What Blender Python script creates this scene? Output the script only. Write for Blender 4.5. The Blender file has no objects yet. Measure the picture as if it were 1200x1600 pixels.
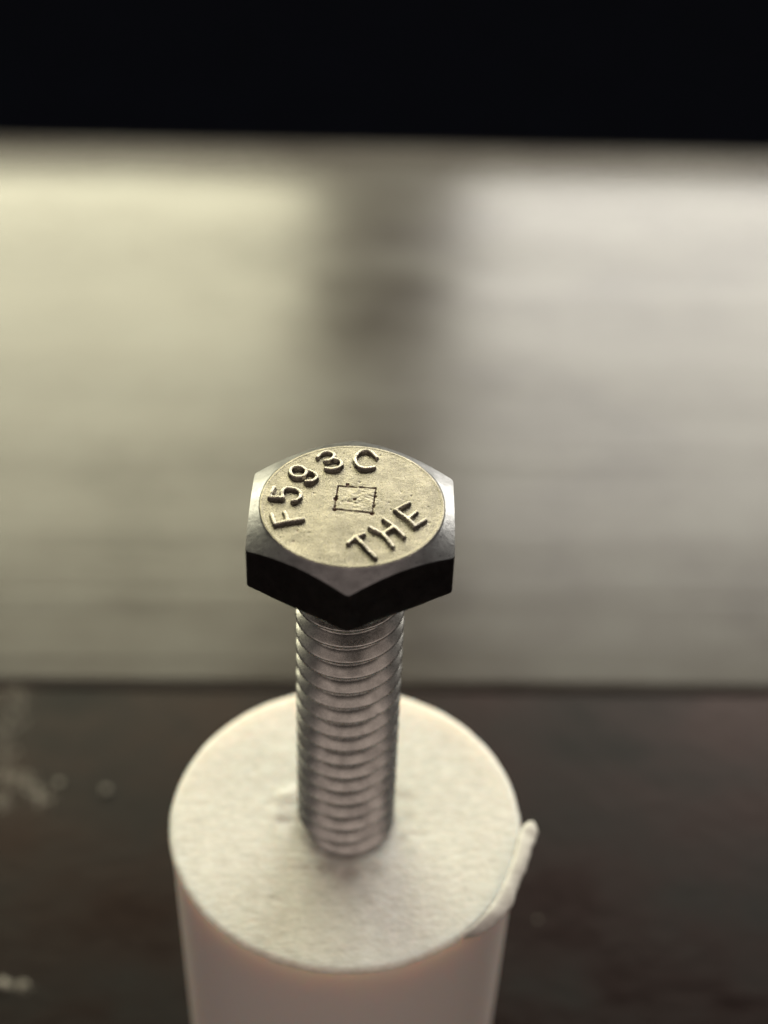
import bpy, math
import numpy as np
from mathutils import Matrix, Vector

# 1 unit = 1 millimetre -------------------------------------------------
sc = bpy.context.scene
sc.unit_settings.system = 'METRIC'
sc.unit_settings.scale_length = 0.001
COL = sc.collection
rng = np.random.default_rng(7)

HEAD_TOP = 60.87           # height of the bolt head's top face above the bench
ROD_TOP = HEAD_TOP - 26.87
# ---------------------------------------------------------------- camera
CAM = np.array([-0.76992883, -64.84616302, 56.45333879 + HEAD_TOP])
FW = np.array([0.02893689, 0.75078077, -0.65991734])
RT = np.array([0.99949591, -0.01310631, 0.02891625])
UP = np.array([-0.01306068, 0.66042143, 0.75078156])
FPX = 2486.55
cd = bpy.data.cameras.new('camera')
cam = bpy.data.objects.new('camera', cd)
COL.objects.link(cam)
M = Matrix.Identity(4)
for i in range(3):
    M[i][0], M[i][1], M[i][2], M[i][3] = RT[i], UP[i], -FW[i], CAM[i]
cam.matrix_world = M
cd.sensor_fit = 'VERTICAL'; cd.sensor_height = 36; cd.sensor_width = 27
cd.lens = 36 * FPX / 1600
cd.clip_start = 1; cd.clip_end = 20000
cd.dof.use_dof = True
cd.dof.focus_distance = 88.0
cd.dof.aperture_fstop = cd.lens * 0.001 / 2.45
sc.camera = cam
sc.render.resolution_x = 768; sc.render.resolution_y = 1024

# ---------------------------------------------------------------- light
w = bpy.data.worlds.new('World'); sc.world = w; w.use_nodes = True
bg = w.node_tree.nodes['Background']
bg.inputs['Color'].default_value = (1.0, 0.88, 0.82, 1)
bg.inputs['Strength'].default_value = 0.13

def area(name, loc, sx, sy, power, color, target=(0, 60, 30)):
    l = bpy.data.lights.new(name, 'AREA'); l.shape = 'RECTANGLE'
    l.size = sx; l.size_y = sy; l.energy = power; l.color = color
    o = bpy.data.objects.new(name, l); COL.objects.link(o); o.location = loc
    o.rotation_euler = (Vector(target) - Vector(loc)).to_track_quat('-Z', 'Y').to_euler()
    return o
W0 = 520
area('window_light', (-17 - W0/2, 620, 345), W0, 360, 13.2*math.pi*W0*360, (1.0, 0.95, 0.66), (-48 - W0/2, 0, 200))
area('window_light', (60 + W0/2, 620, 345), W0, 360, 13.2*math.pi*W0*360, (1.0, 0.955, 0.85), (64 + W0/2, 0, 200))
area('room_light', (0, -360, 600), 2400, 760, 0.60*math.pi*2400*760, (1.0, 0.79, 0.68), (0, 0, 40))

sc.view_settings.view_transform = 'Standard'
sc.view_settings.look = 'None'
sc.view_settings.exposure = 0
sc.view_settings.gamma = 1

# ---------------------------------------------------------------- helpers
def unproj(x, y, z):
    d = FPX*FW + (x-600)*RT - (y-800)*UP
    t = (z - CAM[2]) / d[2]
    return CAM + t*d

def hash2(ix, iy, seed):
    h = (ix.astype(np.int64)*374761393 + iy.astype(np.int64)*668265263 + seed*1442695041) & 0x7fffffff
    h = ((h ^ (h >> 13)) * 1274126177) & 0x7fffffff
    return ((h ^ (h >> 16)) & 0xffff) / 65535.0
def vnoise(x, y, seed=0):
    ix = np.floor(x); iy = np.floor(y); fx = x-ix; fy = y-iy
    fx = fx*fx*(3-2*fx); fy = fy*fy*(3-2*fy)
    a = hash2(ix, iy, seed); b = hash2(ix+1, iy, seed); c = hash2(ix, iy+1, seed); d = hash2(ix+1, iy+1, seed)
    return (a*(1-fx)+b*fx)*(1-fy) + (c*(1-fx)+d*fx)*fy - 0.5
def fbm(x, y, seed=0, octv=4):
    s = 0; a = 1.0
    for k in range(octv):
        s = s + a*vnoise(x*(2**k)+k*17.3, y*(2**k)-k*9.1, seed+k*31); a *= 0.5
    return s
def sstep(a, b, x):
    t = np.clip((x-a)/(b-a), 0, 1); return t*t*(3-2*t)

def mesh_obj(name, V, F, mat, parent=None, smooth=True, attr=None, loc=None):
    me = bpy.data.meshes.new(name)
    V = np.asarray(V, dtype=np.float32).reshape(-1, 3)
    if isinstance(F, np.ndarray):
        n = F.shape[1]; nf = len(F)
        me.vertices.add(len(V)); me.vertices.foreach_set('co', V.ravel())
        me.loops.add(nf*n); me.loops.foreach_set('vertex_index', F.astype(np.int32).ravel())
        me.polygons.add(nf)
        me.polygons.foreach_set('loop_start', np.arange(0, nf*n, n, dtype=np.int32))
        me.polygons.foreach_set('loop_total', np.full(nf, n, dtype=np.int32))
        me.update(calc_edges=True)
    else:
        me.from_pydata(V.tolist(), [], F)
    me.validate()
    if smooth:
        me.polygons.foreach_set('use_smooth', np.ones(len(me.polygons), dtype=bool))
    if attr is not None:
        a = me.attributes.new('dirt_dark', 'FLOAT', 'POINT'); a.data.foreach_set('value', attr.astype(np.float32))
    me.materials.append(mat)
    o = bpy.data.objects.new(name, me); COL.objects.link(o)
    if parent: o.parent = parent
    if loc is not None: o.location = loc
    return o
def empty(name, loc, label, cat):
    o = bpy.data.objects.new(name, None); COL.objects.link(o); o.location = loc
    o.empty_display_size = 5
    o['label'] = label; o['category'] = cat
    return o
def polar(rows, nth):
    """quads joining consecutive rings of nth verts (rows rings), closed at both ends with fans as degenerate-free tris left to caller"""
    i = np.arange(rows-1)[:, None]*nth; j = np.arange(nth)[None, :]; j2 = (j+1) % nth
    return np.stack([i+j, i+j2, i+nth+j2, i+nth+j], -1).reshape(-1, 4)

# ---------------------------------------------------------------- materials
def nt(name):
    m = bpy.data.materials.new(name); m.use_nodes = True
    t = m.node_tree; return m, t, t.nodes['Principled BSDF']
def N(t, typ, **kw):
    n = t.nodes.new(typ)
    for k, v in kw.items():
        if k in n.inputs: n.inputs[k].default_value = v
        else: setattr(n, k, v)
    return n
def mapped(t, scale, kind='Object', rot=(0, 0, 0)):
    c = N(t, 'ShaderNodeTexCoord'); mp = N(t, 'ShaderNodeMapping')
    mp.inputs['Scale'].default_value = scale; mp.inputs['Rotation'].default_value = rot
    t.links.new(c.outputs[kind], mp.inputs['Vector']); return mp.outputs[0]
def noise(t, vec, scale, detail=4, rough=0.55):
    n = N(t, 'ShaderNodeTexNoise'); n.inputs['Scale'].default_value = scale
    n.inputs['Detail'].default_value = detail; n.inputs['Roughness'].default_value = rough
    t.links.new(vec, n.inputs['Vector']); return n.outputs['Fac']
def ramp(t, fac, stops):
    r = N(t, 'ShaderNodeValToRGB'); e = r.color_ramp.elements
    while len(e) < len(stops): e.new(0.5)
    for el, (p, c) in zip(e, stops):
        el.position = p; el.color = c if len(c) == 4 else (*c, 1)
    t.links.new(fac, r.inputs[0]); return r.outputs[0]
def bump(t, h, strength, dist, prev=None):
    b = N(t, 'ShaderNodeBump'); b.inputs['Strength'].default_value = strength; b.inputs['Distance'].default_value = dist
    t.links.new(h, b.inputs['Height'])
    if prev: t.links.new(prev, b.inputs['Normal'])
    return b.outputs[0]
def mixc(t, f, a, b):
    m = N(t, 'ShaderNodeMix', data_type='RGBA'); L = t.links
    for s, i in ((f, 0), (a, 6), (b, 7)):
        if hasattr(s, 'links') or isinstance(s, bpy.types.NodeSocket): L.new(s, m.inputs[i])
        else: m.inputs[i].default_value = s if i == 0 else (*s, 1)
    return m.outputs[2]

def steel(name, base, rough, grain=1.0, dirt_dark=False, scratch=0.0):
    m, t, p = nt(name); L = t.links
    v = mapped(t, (1, 1, 1))
    n1 = noise(t, v, 1.1, 5, .6); n2 = noise(t, v, 9, 4, .6); n3 = noise(t, v, 30, 2)
    c = ramp(t, n1, [(0.34, tuple(b*.74 for b in base)), (0.64, tuple(min(1, b*1.14) for b in base))])
    met = None
    if dirt_dark:
        a = N(t, 'ShaderNodeAttribute', attribute_name='dirt_dark')
        c = mixc(t, a.outputs['Fac'], c, (0.11, 0.048, 0.028))
        mm = N(t, 'ShaderNodeMath', operation='SUBTRACT'); mm.inputs[0].default_value = 1
        L.new(a.outputs['Fac'], mm.inputs[1]); L.new(mm.outputs[0], p.inputs['Metallic'])
    else: p.inputs['Metallic'].default_value = 1
    L.new(c, p.inputs['Base Color'])
    r = ramp(t, n2, [(0.3, (rough*.8,)*3), (0.7, (rough*1.2,)*3)])
    L.new(r, p.inputs['Roughness'])
    b = bump(t, n2, 0.4*grain, 0.022)
    b = bump(t, n3, 0.6*grain, 0.02, b)
    b = bump(t, n1, 0.4*grain, 0.045, b)
    if scratch:
        vs = mapped(t, (1.2, 34, 10), rot=(0, 0, 0.5)); b = bump(t, noise(t, vs, 1.0, 2), scratch, 0.02, b)
    L.new(b, p.inputs['Normal'])
    return m
STEEL_TOP = steel('stainless_stamped', (0.150, 0.138, 0.107), 0.29, 1.0, True, 0.3)
STEEL_CHAMFER = steel('stainless_turned', (0.182, 0.184, 0.188), 0.32, 0.45)
STEEL_LET = steel('stainless_letter', (0.25, 0.232, 0.196), 0.27, 1.0)
STEEL_THR = steel('stainless_thread', (0.37, 0.368, 0.352), 0.28, 0.16)

def plastic(name, sss, side=False):
    m, t, p = nt(name); L = t.links
    v = mapped(t, (1, 1, 1)); vs = mapped(t, (0.55, 1.3, 1))
    n1 = noise(t, vs, 2.0, 6, .65); n2 = noise(t, vs, 4.5, 4); n0 = noise(t, v, .22, 3)
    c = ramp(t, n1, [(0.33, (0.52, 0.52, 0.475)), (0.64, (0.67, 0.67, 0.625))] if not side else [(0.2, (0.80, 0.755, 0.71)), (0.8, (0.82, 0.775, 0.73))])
    a = N(t, 'ShaderNodeAttribute', attribute_name='dirt_dark')
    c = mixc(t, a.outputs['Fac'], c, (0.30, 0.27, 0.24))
    L.new(c, p.inputs['Base Color'])
    p.inputs['Roughness'].default_value = 0.42
    p.inputs['Subsurface Weight'].default_value = sss
    p.inputs['Subsurface Radius'].default_value = (1.0, 0.66, 0.50)
    p.inputs['Subsurface Scale'].default_value = 3.6
    L.new(bump(t, n2, 0.05 if side else 0.25, 0.085), p.inputs['Normal'])
    return m
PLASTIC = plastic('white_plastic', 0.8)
PLASTIC_SIDE = plastic('white_plastic_side', 1.0, True)  # paler, pinker than the sawn end: warm light on the side painted in
PLASTIC_THIN = plastic('white_plastic_sliver', 0.0)

def plate_mat():
    m, t, p = nt('brushed_grey_metal'); L = t.links
    v = mapped(t, (0.008, 0.13, 1)); v2 = mapped(t, (0.05, 0.07, 1)); v3 = mapped(t, (0.01, 0.5, 1))
    n1 = noise(t, v, 1, 5); n2 = noise(t, v2, 1, 5, .6); n3 = noise(t, v3, 1, 4)
    c = ramp(t, n2, [(0.34, (0.034, 0.029, 0.025)), (0.5, (0.062, 0.057, 0.050)), (0.66, (0.078, 0.075, 0.067))])
    L.new(c, p.inputs['Base Color'])
    r = ramp(t, n1, [(0.32, (.17,)*3), (0.68, (.27,)*3)]); L.new(r, p.inputs['Roughness'])
    p.inputs['Specular IOR Level'].default_value = 0.205
    p.inputs['Anisotropic'].default_value = 0.42
    tg = N(t, 'ShaderNodeTangent', direction_type='UV_MAP'); L.new(tg.outputs[0], p.inputs['Tangent'])
    b = bump(t, n3, 0.45, 0.14); L.new(b, p.inputs['Normal'])
    return m
PLATE = plate_mat()

def board_mat():
    m, t, p = nt('dark_brown_board'); L = t.links
    v2 = mapped(t, (0.06, 0.09, 1)); n2 = noise(t, v2, 1, 6, .6); n3 = noise(t, mapped(t, (.5, .8, 1)), 1, 4)
    c = ramp(t, n2, [(0.35, (0.0018, 0.0009, 0.001)), (0.5, (0.004, 0.0024, 0.0023)), (0.68, (0.0045, 0.0045, 0.0047))])
    L.new(c, p.inputs['Base Color'])
    r = ramp(t, n2, [(0.35, (.29,)*3), (0.65, (.52,)*3)]); L.new(r, p.inputs['Roughness'])
    p.inputs['Specular IOR Level'].default_value = 0.065
    L.new(ramp(t, n2, [(0.38, (1, .60, .52)), (0.5, (1, .76, .70)), (0.64, (.97, .88, .83))]), p.inputs['Specular Tint'])
    L.new(bump(t, n3, 0.3, 0.2), p.inputs['Normal'])
    return m
BOARD = board_mat()
def plain(name, c, r):
    m, t, p = nt(name); n = noise(t, mapped(t, (.02,)*3), 1, 4)
    t.links.new(ramp(t, n, [(0.3, tuple(x*.8 for x in c)), (0.7, tuple(x*1.2 for x in c))]), p.inputs['Base Color'])
    p.inputs['Roughness'].default_value = r; p.inputs['Specular IOR Level'].default_value = .08; return m
FLOOR = plain('black_floor', (0.007, 0.010, 0.018), 0.9)
DUST = plain('pale_dust', (0.27, 0.26, 0.225), 0.9)

# ---------------------------------------------------------------- setting
def slab(name, x0, x1, y0, y1, z0, z1, mat, bev=0.8, seg=5, nx=24):
    """box with rounded long top edges, running along x, gently uneven"""
    bev, b2, b3 = bev if isinstance(bev, tuple) else (bev, bev, bev)
    prof = [(y0, z0)]
    for k in range(seg+1):
        a = math.pi - k/seg*math.pi/2; prof.append((y0+bev+bev*math.cos(a), z1-bev+bev*math.sin(a)))
    for k in range(seg+1):
        a = math.pi/2 - k/seg*math.pi/2; prof.append((y1-b2+b2*math.cos(a), z1-b3+b3*math.sin(a)))
    prof.append((y1, z0))
    V = []; n = len(prof)
    for i in range(nx+1):
        x = x0+(x1-x0)*i/nx
        for (y, z) in prof: V.append((x, y, z))
    F = []
    for i in range(nx):
        for j in range(n):
            j2 = (j+1) % n; F.append((i*n+j, i*n+j2, (i+1)*n+j2, (i+1)*n+j))
    F.append(tuple(range(n))); F.append(tuple(nx*n+j for j in reversed(range(n))))
    o = mesh_obj(name, V, F, mat, smooth=True)
    o.data.set_sharp_from_angle(angle=math.radians(40))
    me = o.data; uv = me.uv_layers.new(name='UVMap')
    for lp in me.loops:
        c = me.vertices[lp.vertex_index].co; uv.data[lp.index].uv = (c.y*.01, c.x*.01)
    import bmesh
    bm = bmesh.new(); bm.from_mesh(me); bmesh.ops.recalc_face_normals(bm, faces=bm.faces); bm.to_mesh(me); bm.free()
    o['kind'] = 'structure'; return o
slab('bench_top', -420, 420, -260, 42.0, -30, 0, BOARD, .4)
slab('metal_plate', -420, 420, 42.2, 164, -30, 0.5, PLATE, (0.7, 40.0, 8.0), 24)
fl = mesh_obj('floor', [(-6000, -3000, -700), (6000, -3000, -700), (6000, 9000, -700), (-6000, 9000, -700)], [(0, 1, 2, 3)], FLOOR, smooth=False)
fl['kind'] = 'structure'

# ---------------------------------------------------------------- plastic rod
RR = 11.42
rod = empty('plastic_rod', (0, 0, 0), 'white sawn plastic rod standing upright with the steel bolt planted in its top', 'plastic rod')
def build_rod():
    nth = 900
    rs = np.concatenate([np.linspace(0.02, RR-0.35, 170), RR-0.35+0.35*np.sin(np.linspace(0.15, 1, 8)*math.pi/2)])
    th = np.linspace(0, 2*math.pi, nth, endpoint=False)
    R, T = np.meshgrid(rs, th, indexing='ij')
    X = R*np.cos(T); Y = R*np.sin(T)
    Z = 0.014*fbm(X*0.55, Y*1.1, 3, 5) + 0.014*fbm(X*4.2, Y*6.0, 11, 3) + 0.06*fbm(X*.2, Y*.2, 5, 2)
    e = np.clip((R-(RR-0.35))/0.35, 0, 1); Z = Z*(1-.6*e) - 0.35*(1-np.sqrt(1-e*e*0.999))
    # torn collar where the bolt goes in
    ang = T
    ring = 3.6 + 0.5*np.sin(ang*2+1)+.25*np.sin(5*ang)
    Z += 0.06*np.exp(-((R-ring-.5)/0.5)**2)*(0.55+0.6*np.cos(ang-2.9)) - 0.05*np.exp(-((R-3.3)/0.35)**2)
    dirt_dark = np.zeros_like(Z)
    def spot(px, py, r, a, dz=-.12):
        nonlocal Z, dirt_dark
        c = unproj(px, py, ROD_TOP); d = np.hypot(X-c[0], Y-c[1]) + .35*r*fbm(X*3, Y*3, 77, 3)*2
        g = np.exp(-(d/r)**2); dirt_dark = np.maximum(dirt_dark, min(1, a*1.35)*g); Z = Z+dz*g*.25
    spot(442, 1278, .55, .55, -.25); spot(432, 1250, .5, .25, -.2); spot(446, 1240, .6, .2, .2)
    spot(505, 1350, .5, .5); spot(545, 1362, .6, .28); spot(520, 1356, .4, .2); spot(480, 1352, .35, .2)
    spot(632, 1240, .6, .28, -.15); spot(638, 1275, .5, .2, -.1); spot(585, 1355, .5, .25)
    spot(628, 1306, .45, .25); spot(424, 1400, .3, .22); spot(398, 1198, .3, .12); spot(655, 1300, .5, .12)
    dirt_dark = np.maximum(dirt_dark, np.exp(-(np.maximum(R-3.15, 0)/.22)**2)*(.55-.3*np.sin(T))*(.7+.8*vnoise(T*5, T*0, 4)))  # ring hugging the shank darkened, strongest at the front
    rag = 0.06*fbm(T*9, T*0, 21, 4)
    X = X*(1+e*rag/RR); Y = Y*(1+e*rag/RR)
    rows = [np.stack([X, Y-.22, Z+ROD_TOP], -1).reshape(-1, 3)]
    dv = [dirt_dark.ravel()]
    zs = np.concatenate([[ROD_TOP-.5, ROD_TOP-.8, ROD_TOP-1.5], np.linspace(ROD_TOP-3, 0.02, 14)])
    for z in zs:
        rr = RR - 0.10*(z < ROD_TOP-.45) - 0.012*(ROD_TOP-z) + 0.0*th
        rr = rr + 0.012*fbm(th*4, th*0+z*.02, 9, 3)
        rows.append(np.stack([rr*np.cos(th), rr*np.sin(th)-.22, th*0+z], -1)); dv.append(th*0)
    V = np.concatenate(rows); nr = len(rs)+len(zs)
    F = polar(nr, nth)[:, ::-1]
    # flip so normals point up/out: ring order inner->outer, quad (i,j)->(i,j+1)->(i+1,j+1)->(i+1,j)
    c = len(V); V = np.vstack([V, [[0, 0, ROD_TOP]], [[0, 0, 0.02]]])
    d = np.concatenate(dv + [np.zeros(2)])
    F = np.vstack([F])
    o = mesh_obj('rod_body', V, F, PLASTIC, rod, attr=d)
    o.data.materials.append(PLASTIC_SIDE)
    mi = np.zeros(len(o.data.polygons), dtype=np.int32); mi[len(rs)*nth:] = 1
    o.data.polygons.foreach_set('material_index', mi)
    return o
build_rod()

def build_burr():
    inner = [(712, 1466), (730, 1456), (747, 1440), (765, 1419), (783, 1388), (796, 1357), (805, 1327), (810, 1306), (817, 1291), (826, 1284)]
    outer = [(722, 1467), (742, 1463), (761, 1453), (781, 1439), (801, 1414), (813, 1380), (826, 1348), (835, 1318), (841, 1299), (835, 1285)]
    zi = [-.15, -.12, -.10, -.08, -.05, 0, .05, .12, .15, .15]
    zo = [-.7, -.75, -.7, -.6, -.5, -.35, -.2, -.1, .0, .1]
    # resample smoothly
    n = 60; s = np.linspace(0, 9, n); k = np.arange(10)
    def cr(v):
        v = np.array(v, float); vp = np.concatenate([[2*v[0]-v[1]], v, [2*v[-1]-v[-2]]])
        i = np.clip(np.floor(s).astype(int), 0, 8); f = s-i
        p0, p1, p2, p3 = vp[i], vp[i+1], vp[i+2], vp[i+3]
        return .5*((2*p1)+(p2-p0)*f+(2*p0-5*p1+4*p2-p3)*f*f+(3*p1-3*p2+p3-p0)*f**3)
    ix, iy = cr([a for a, b in inner]), cr([b for a, b in inner])
    ox, oy = cr([a for a, b in outer]), cr([b for a, b in outer])
    zi, zo = cr(zi), cr(zo)
    V = []; m = 9
    for q in range(n):
        A = unproj(ix[q], iy[q], ROD_TOP+zi[q]); B = unproj(ox[q], oy[q], ROD_TOP+zo[q])
        thick = 0.24*(1-.5*abs(q/(n-1)-.45))
        rid = .05*math.sin(q*.55)*math.sin(q*.21+1)+.06*sstep(24, 30, q)*(1-sstep(40, 44, q))
        jag = .05*math.sin(q*.9)*math.sin(q*.37+.6); B = B + (B-A)*jag
        for k_ in range(m):          # closed oval section
            a = 2*math.pi*k_/m; u = .5-.5*math.cos(a)
            P = A*(1-u)+B*u; P = P+np.array([0, 0, thick*.5*math.sin(a)+rid*math.sin(math.pi*u)])
            V.append(P)
    F = []
    for q in range(n-1):
        for k_ in range(m):
            k2 = (k_+1) % m; F.append((q*m+k_, (q+1)*m+k_, (q+1)*m+k2, q*m+k2))
    F.append(tuple(range(m))); F.append(tuple((n-1)*m+k_ for k_ in reversed(range(m))))
    o = mesh_obj('burr', V, F, PLASTIC_THIN, rod)
    import bmesh
    bm = bmesh.new(); bm.from_mesh(o.data); bmesh.ops.recalc_face_normals(bm, faces=bm.faces); bm.to_mesh(o.data); bm.free()
    o['label'] = 'curled white sliver left by the saw on the right rim'
build_burr()

# ---------------------------------------------------------------- bolt
bolt = empty('hex_bolt', (0, 0, ROD_TOP), 'stainless steel hex bolt with stamped head standing threads down in the white rod', 'bolt')
ZT = HEAD_TOP - ROD_TOP       # local height of head top
AF = 11.1; RC = 4.93; HROT = -0.032
def hex_r(th, rnd=0.0):
    a = (th - (-math.pi/2 + HROT)) % (math.pi/3) - math.pi/6      # angle from flat centre
    r = AF/2/np.cos(a)
    rmax = AF/2/math.cos(math.pi/6) - rnd
    k = 40.0
    return -np.log(np.exp(-k*r)+np.exp(-k*rmax))/k if rnd else r

SQ = [(310, 210), (955, 250), (890, 670), (245, 605)]
SQ = [unproj(500+x/10.91, 740+y/10.91, HEAD_TOP)[:2] for x, y in SQ]
PITS = [(470, 185, .10), (265, 430, .12), (940, 390, .09), (920, 548, .08), (888, 680, .13), (250, 612, .12), (590, 437, .09), (285, 390, .08), (945, 330, .07), (610, 425, .05)]
PITS = [(*unproj(500+x/10.91, 740+y/10.91, HEAD_TOP)[:2], r) for x, y, r in PITS]
def segd(X, Y, a, b):
    dx, dy = b[0]-a[0], b[1]-a[1]; L2 = dx*dx+dy*dy+1e-12
    t = np.clip(((X-a[0])*dx+(Y-a[1])*dy)/L2, 0, 1)
    return np.hypot(X-a[0]-t*dx, Y-a[1]-t*dy), t

def build_head():
    nth = 1080
    th = np.linspace(0, 2*math.pi, nth, endpoint=False)
    th0 = -math.pi/2 + HROT
    th = (th + th0)                                        # a sample on each corner
    rs = np.concatenate([[0.01], np.linspace(0.04, RC-.1, 150), np.linspace(RC-.08, RC+.06, 9)])
    R, T = np.meshgrid(rs, th, indexing='ij'); X = R*np.cos(T); Y = R*np.sin(T)
    Z = 0.008*fbm(X*.8, Y*.8, 2, 3) + 0.005*fbm(X*4, Y*5, 8, 3)
    # scuffed patch round the mark
    cx, cy = np.mean(SQ, 0)
    patch = np.exp(-((X-cx)**2+(Y-cy)**2)/1.6)
    Z += patch*0.030*fbm(X*4+Y*1.5, Y*6, 44, 4)
    dirt_dark = np.zeros_like(Z)
    for i in range(4):
        d, t = segd(X, Y, SQ[i], SQ[(i+1) % 4])
        d = d + 0.03*fbm(X*5, Y*5, 50+i, 2)
        wv = 0.046*(0.75+.7*vnoise(X*4, Y*4, 60+i))
        if i == 1: wv *= .8
        g = np.exp(-(np.maximum(d, 0)/wv)**2)
        if i == 0: g = g*(1-.85*np.exp(-((t-.53)/.03)**2))
        Z -= 0.09*g; dirt_dark = np.maximum(dirt_dark, g*.85*(.7+.6*np.clip(vnoise(X*3, Y*3, 71)+.5, 0, 1)).clip(0, 1))
    for (x, y, r) in PITS:
        d = np.hypot(X-x, Y-y); g = np.exp(-(d/r)**4); Z -= 0.08*g; dirt_dark = np.maximum(dirt_dark, .95*g)
    # small nicks
    for k in range(26):
        a = rng.uniform(0, 6.28); r = 4.6*math.sqrt(rng.uniform()); x, y = r*math.cos(a), r*math.sin(a)
        s = rng.uniform(.03, .07); d = np.hypot((X-x), (Y-y)*rng.uniform(.5, 1.6)); g = np.exp(-(d/s)**2)
        Z -= .03*g; 
        if k % 3 == 0: dirt_dark = np.maximum(dirt_dark, .35*g)
    Z += 0.010*np.exp(-((R-(RC-.03))/.05)**2)               # turned rim
    rows = [np.stack([X, Y, Z], -1).reshape(-1, 3)]; dv = [dirt_dark.ravel()]
    # chamfer out to the hexagon
    ro = hex_r(th, 0.05); c30 = math.tan(math.radians(27.5))
    nz = fbm(th*30, th*0, 4, 3)
    for f in np.linspace(0.08, 0.985, 22):
        r = RC+.06 + f*(ro-RC-.06)
        z = -(r-RC)*c30 + .006*vnoise(th*40, th*0+f*6, 5)
        rows.append(np.stack([r*np.cos(th), r*np.sin(th), z], -1)); dv.append(th*0)
    zc = -(ro-RC)*c30
    rows.append(np.stack([(ro-.005)*np.cos(th), (ro-.005)*np.sin(th), zc-.035+.012*nz], -1)); dv.append(th*0)
    zb = -3.42
    for f in (0.03, .1, .5, .9, 1.0):
        z = (zc-.06)*(1-f) + (zb+.14)*f
        rows.append(np.stack([ro*np.cos(th), ro*np.sin(th), z], -1)); dv.append(th*0)
    corner = np.clip((ro-5.75)/.55, 0, 1)
    rb = ro-.03
    rows.append(np.stack([(rb-.10*corner)*np.cos(th), (rb-.10*corner)*np.sin(th), zb+.06+0*th], -1)); dv.append(th*0)
    rows.append(np.stack([(rb-.10-.2*corner)*np.cos(th), (rb-.10-.2*corner)*np.sin(th), zb+0*th], -1)); dv.append(th*0)
    for r, z in ((5.1, zb), (5.05, zb-.22), (3.4, zb-.24), (2.5, zb-.24)):
        rows.append(np.stack([r*np.cos(th), r*np.sin(th), z+0*th], -1)); dv.append(th*0)
    V = np.concatenate(rows); V[:, 2] += ZT
    F = polar(len(V)//nth, nth)[:, ::-1]
    o = mesh_obj('head', V, F, STEEL_TOP, bolt, attr=np.concatenate(dv))
    o.data.materials.append(STEEL_CHAMFER)
    mi = np.zeros(len(o.data.polygons), dtype=np.int32); mi[(len(rs)-1)*nth:] = 1
    o.data.polygons.foreach_set('material_index', mi)
    # keep the machined edges crisp
    try:
        o.data.set_sharp_from_angle(angle=math.radians(24))
    except Exception: pass
    return o
head = build_head()

# raised letters, each one a relief grown round its strokes
def zoomA(x, y): return (410+x/15, 740+y/15)
def zoomB(x, y): return (430+x/12, 690+y/12)
def zoomC(x, y): return (490+x/10, 690+y/10)
def zoomE(x, y): return (530+x/8, 780+y/8)
LET = [
 ('F', zoomA, [[(215, 945), (250, 1060), (290, 1170)], [(290, 1170), (600, 1105), (800, 1080), (950, 1060)], [(520, 900), (560, 980), (590, 1095)]]),
 ('5', zoomA, [[(275, 320), (225, 430), (165, 545)], [(165, 545), (320, 555), (480, 560)], [(480, 560), (462, 450), (500, 365), (620, 325), (780, 350), (885, 440), (890, 540), (810, 615), (705, 635)]]),
 ('9', zoomB, [[(278, 570), (310, 500), (425, 465), (540, 495), (588, 565), (545, 635), (430, 662), (320, 635), (278, 570)], [(588, 540), (680, 560), (755, 615), (778, 680), (700, 740), (575, 752)]]),
 ('3', zoomC, [[(62, 238), (125, 180), (215, 150), (300, 175), (325, 225), (265, 280), (185, 298)], [(325, 262), (400, 290), (440, 345), (405, 400), (300, 428), (190, 410)]]),
 ('C', zoomC, [[(985, 238), (930, 185), (850, 138), (765, 140), (695, 185), (648, 255), (655, 325), (705, 385), (800, 412), (880, 402), (945, 388)]]),
 ('T', zoomE, [[(115, 540), (200, 465), (305, 435)], [(205, 470), (330, 600), (450, 720)]]),
 ('H', zoomE, [[(385, 350), (540, 425), (670, 580)], [(550, 425), (680, 345)], [(555, 245), (690, 345), (810, 460)]]),
 ('E', zoomE, [[(700, 130), (840, 225), (945, 335)], [(700, 130), (870, 45)], [(860, 235), (965, 155)], [(945, 335), (1075, 252)]]),
]
HL = 0.205
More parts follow.
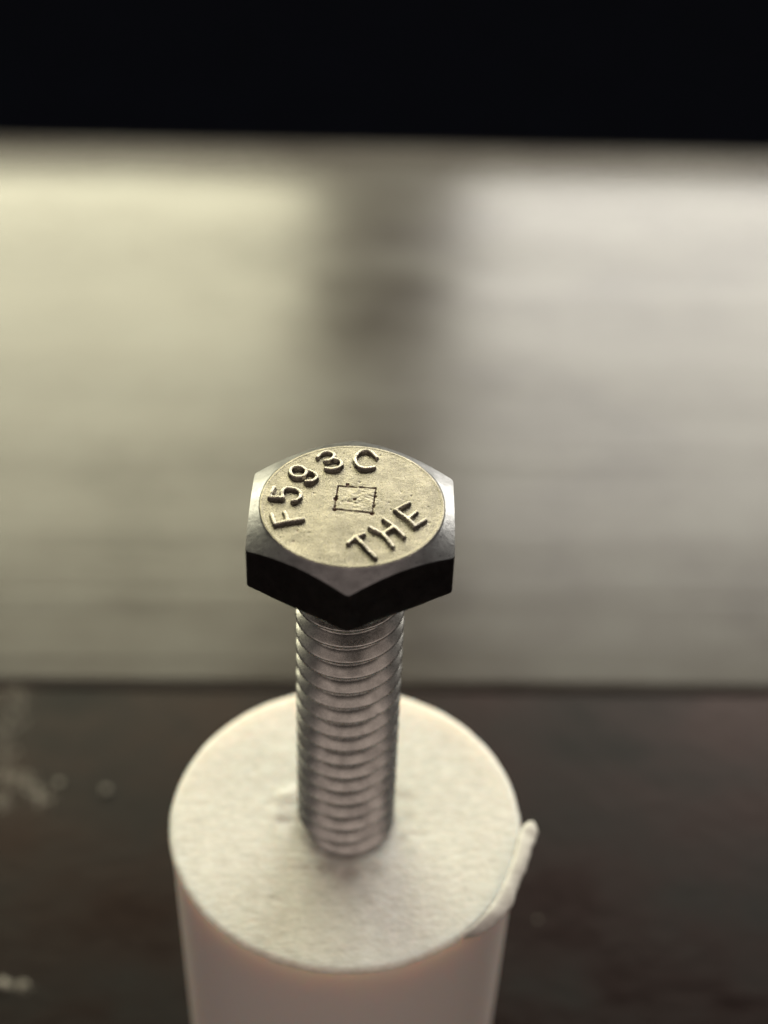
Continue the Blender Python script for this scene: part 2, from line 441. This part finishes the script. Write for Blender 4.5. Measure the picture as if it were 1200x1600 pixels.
for li, (ch, zf, strokes) in enumerate(LET):
    segs = []; pts = []
    for st in strokes:
        P = [unproj(*zf(*q), HEAD_TOP+.14)[:2] for q in st]; pts += P
        # smooth the poly-line
        if len(P) > 3:
            Q = []
            PP = [2*P[0]-P[1]] + P + [2*P[-1]-P[-2]]
            for i in range(1, len(PP)-2):
                for f in np.linspace(0, 1, 5)[:-1]:
                    p0, p1, p2, p3 = PP[i-1], PP[i], PP[i+1], PP[i+2]
                    Q.append(.5*((2*p1)+(p2-p0)*f+(2*p0-5*p1+4*p2-p3)*f*f+(3*p1-3*p2+p3-p0)*f**3))
            Q.append(P[-1]); P = Q
        segs += list(zip(P[:-1], P[1:]))
    pts = np.array(pts); lo = pts.min(0)-.4; hi = pts.max(0)+.4
    st = 0.022
    gx = np.arange(lo[0], hi[0], st); gy = np.arange(lo[1], hi[1], st)
    X, Y = np.meshgrid(gx, gy, indexing='ij')
    D = np.full(X.shape, 9.0)
    for a, b in segs: D = np.minimum(D, segd(X, Y, a, b)[0])
    D = D + .022*fbm(X*3.5, Y*3.5, 90+li, 3)
    H = (HL*(1+.28*fbm(X*1.3, Y*1.3, 33+li, 2))+.03)*(1-sstep(0.068, 0.180, D)) - .035 - .10*np.clip(D-.175, 0, 1) + .010*fbm(X*6, Y*6, 12+li, 2) - .10*np.clip(D, 0, .1)
    keep = H > -0.06
    cell = keep[:-1, :-1] | keep[1:, :-1] | keep[:-1, 1:] | keep[1:, 1:]
    idx = np.arange(X.size).reshape(X.shape)
    ci, cj = np.nonzero(cell)
    F = np.stack([idx[ci, cj], idx[ci+1, cj], idx[ci+1, cj+1], idx[ci, cj+1]], 1)
    V = np.stack([X, Y, H+ZT], -1).reshape(-1, 3)
    used, inv = np.unique(F.ravel(), return_inverse=True)
    lo_ = mesh_obj('letter', V[used], inv.reshape(-1, 4), STEEL_LET, head)
    lo_['label'] = 'raised character %s' % ch

# threaded shank
def build_shank():
    P = 1.27; nth = 240; z1 = ZT-3.55; z0 = -2.0; nz = 640
    zs = np.linspace(z1, z0, nz); th = np.linspace(0, 2*math.pi, nth, endpoint=False)
    Zg, T = np.meshgrid(zs, th, indexing='ij')
    crest0 = ZT-7.94
    ph = ((Zg-crest0)/P - (T+math.pi/2)/(2*math.pi)) % 1.0
    upper = ph < .5
    ph = np.minimum(ph, 1-ph)                              # 0 crest .. .5 root
    depth = 0.67
    xu = np.clip((ph-.05)/.34, 0, 1); xl = np.clip((ph-.01)/.38, 0, 1); x = np.where(upper, xu, xl)
    prof = depth*np.where(upper, xu, xl**1.35)
    prof = prof - .04*np.exp(-((ph-.09)/.035)**2)*0 
    prof = np.where(x > .9, depth*(.9+.1*np.sin((x-.9)/.1*math.pi/2)), prof)
    fade = sstep(ZT-4.6, ZT-6.6, Zg)
    fade = np.clip((ZT-4.3-Zg)/2.2, 0, 1); fade = fade*fade*(3-2*fade)
    R = 3.15 - prof*fade + .003*fbm(T*3, Zg*.7, 5, 2)
    # a nick on one crest
    c = unproj(592, 1135, 0); zn = ZT-14.2
    R -= .07*np.exp(-((T-(1.5*math.pi+.62))/.05)**2-((Zg-zn)/.35)**2)
    V = np.stack([R*np.cos(T), R*np.sin(T), Zg], -1).reshape(-1, 3)
    return mesh_obj('threaded_shank', V, polar(nz, nth)[:, ::-1], STEEL_THR, bolt)
build_shank()

# ---------------------------------------------------------------- crumbs and dust on the bench
def lump(name, px, py, r, label, sq=(1, 1, .6)):
    c = unproj(px, py, r*.3); V = []; F = []
    nu, nv = 14, 9
    for i in range(nv+1):
        for j in range(nu):
            a = math.pi*i/nv; b = 2*math.pi*j/nu
            k = r*(1+.35*math.sin(3*b+px)*math.sin(2*a+py)+.12*rng.normal())
            V.append((k*sq[0]*math.sin(a)*math.cos(b), k*sq[1]*math.sin(a)*math.sin(b), k*sq[2]*math.cos(a)+r*sq[2]*.8))
    for i in range(nv):
        for j in range(nu):
            j2 = (j+1) % nu; F.append((i*nu+j, (i+1)*nu+j, (i+1)*nu+j2, i*nu+j2))
    o = mesh_obj(name, V, F, DUST, loc=(c[0], c[1], 0))
    o['label'] = label; o['category'] = 'crumb'; o['group'] = 'pale crumbs on the dark bench'
lump('crumb', 165, 1235, .36, 'pale crumb lying alone on the dark bench left of the white rod, the brightest one')
lump('crumb', 92, 1222, .30, 'faint crumb between the bright lone crumb and the dust smear at the left edge', (1, 1, .3))
lump('crumb', 4, 1538, .38, 'crumb at the bottom left edge of the picture, far below the dust smear', (1.6, 1, .5))
lump('crumb', 840, 1437, .13, 'tiny grey crumb on the bench just right of the sliver on the rod', (1, 1, .3))

def dust():
    paths = [([(-20, 1070), (10, 1062), (28, 1085), (40, 1100)], 5, 170), ([(6, 1100), (10, 1160), (14, 1200)], 6, 170),
             ([(-10, 1212), (20, 1215), (42, 1220), (60, 1243), (72, 1247)], 5, 300), ([(-5, 1250), (8, 1255)], 5, 70),
             ([(0, 1540), (25, 1537), (45, 1540)], 3, 80), ([(40, 1130), (28, 1110), (10, 1090)], 8, 60)]
    V = []; F = []
    for P, s, n in paths:
        n = int(n*.8); s = s*1.5; P = np.array(P, float); tt = np.linspace(0, len(P)-1, n)
        for t in tt:
            i = min(int(t), len(P)-2); q = P[i]+(P[i+1]-P[i])*(t-i)+rng.normal(size=2)*s
            c = unproj(q[0], q[1], 0); r = abs(rng.normal())*.09+.05; b = len(V)
            o = [(1, 0, 0), (-.4, .9, 0), (-.6, -.8, 0), (0, 0, 1)]
            a = rng.uniform(0, 6.28)
            for x, y, z in o:
                V.append((c[0]+r*(x*math.cos(a)-y*math.sin(a)), c[1]+r*(x*math.sin(a)+y*math.cos(a)), .002+r*.5*z))
            F += [(b, b+1, b+3), (b+1, b+2, b+3), (b+2, b, b+3)]
    o = mesh_obj('dust', V, F, DUST, smooth=False)
    o['kind'] = 'stuff'; o['label'] = 'branching smear of pale dust on the dark bench at the left edge'; o['category'] = 'dust'
dust()
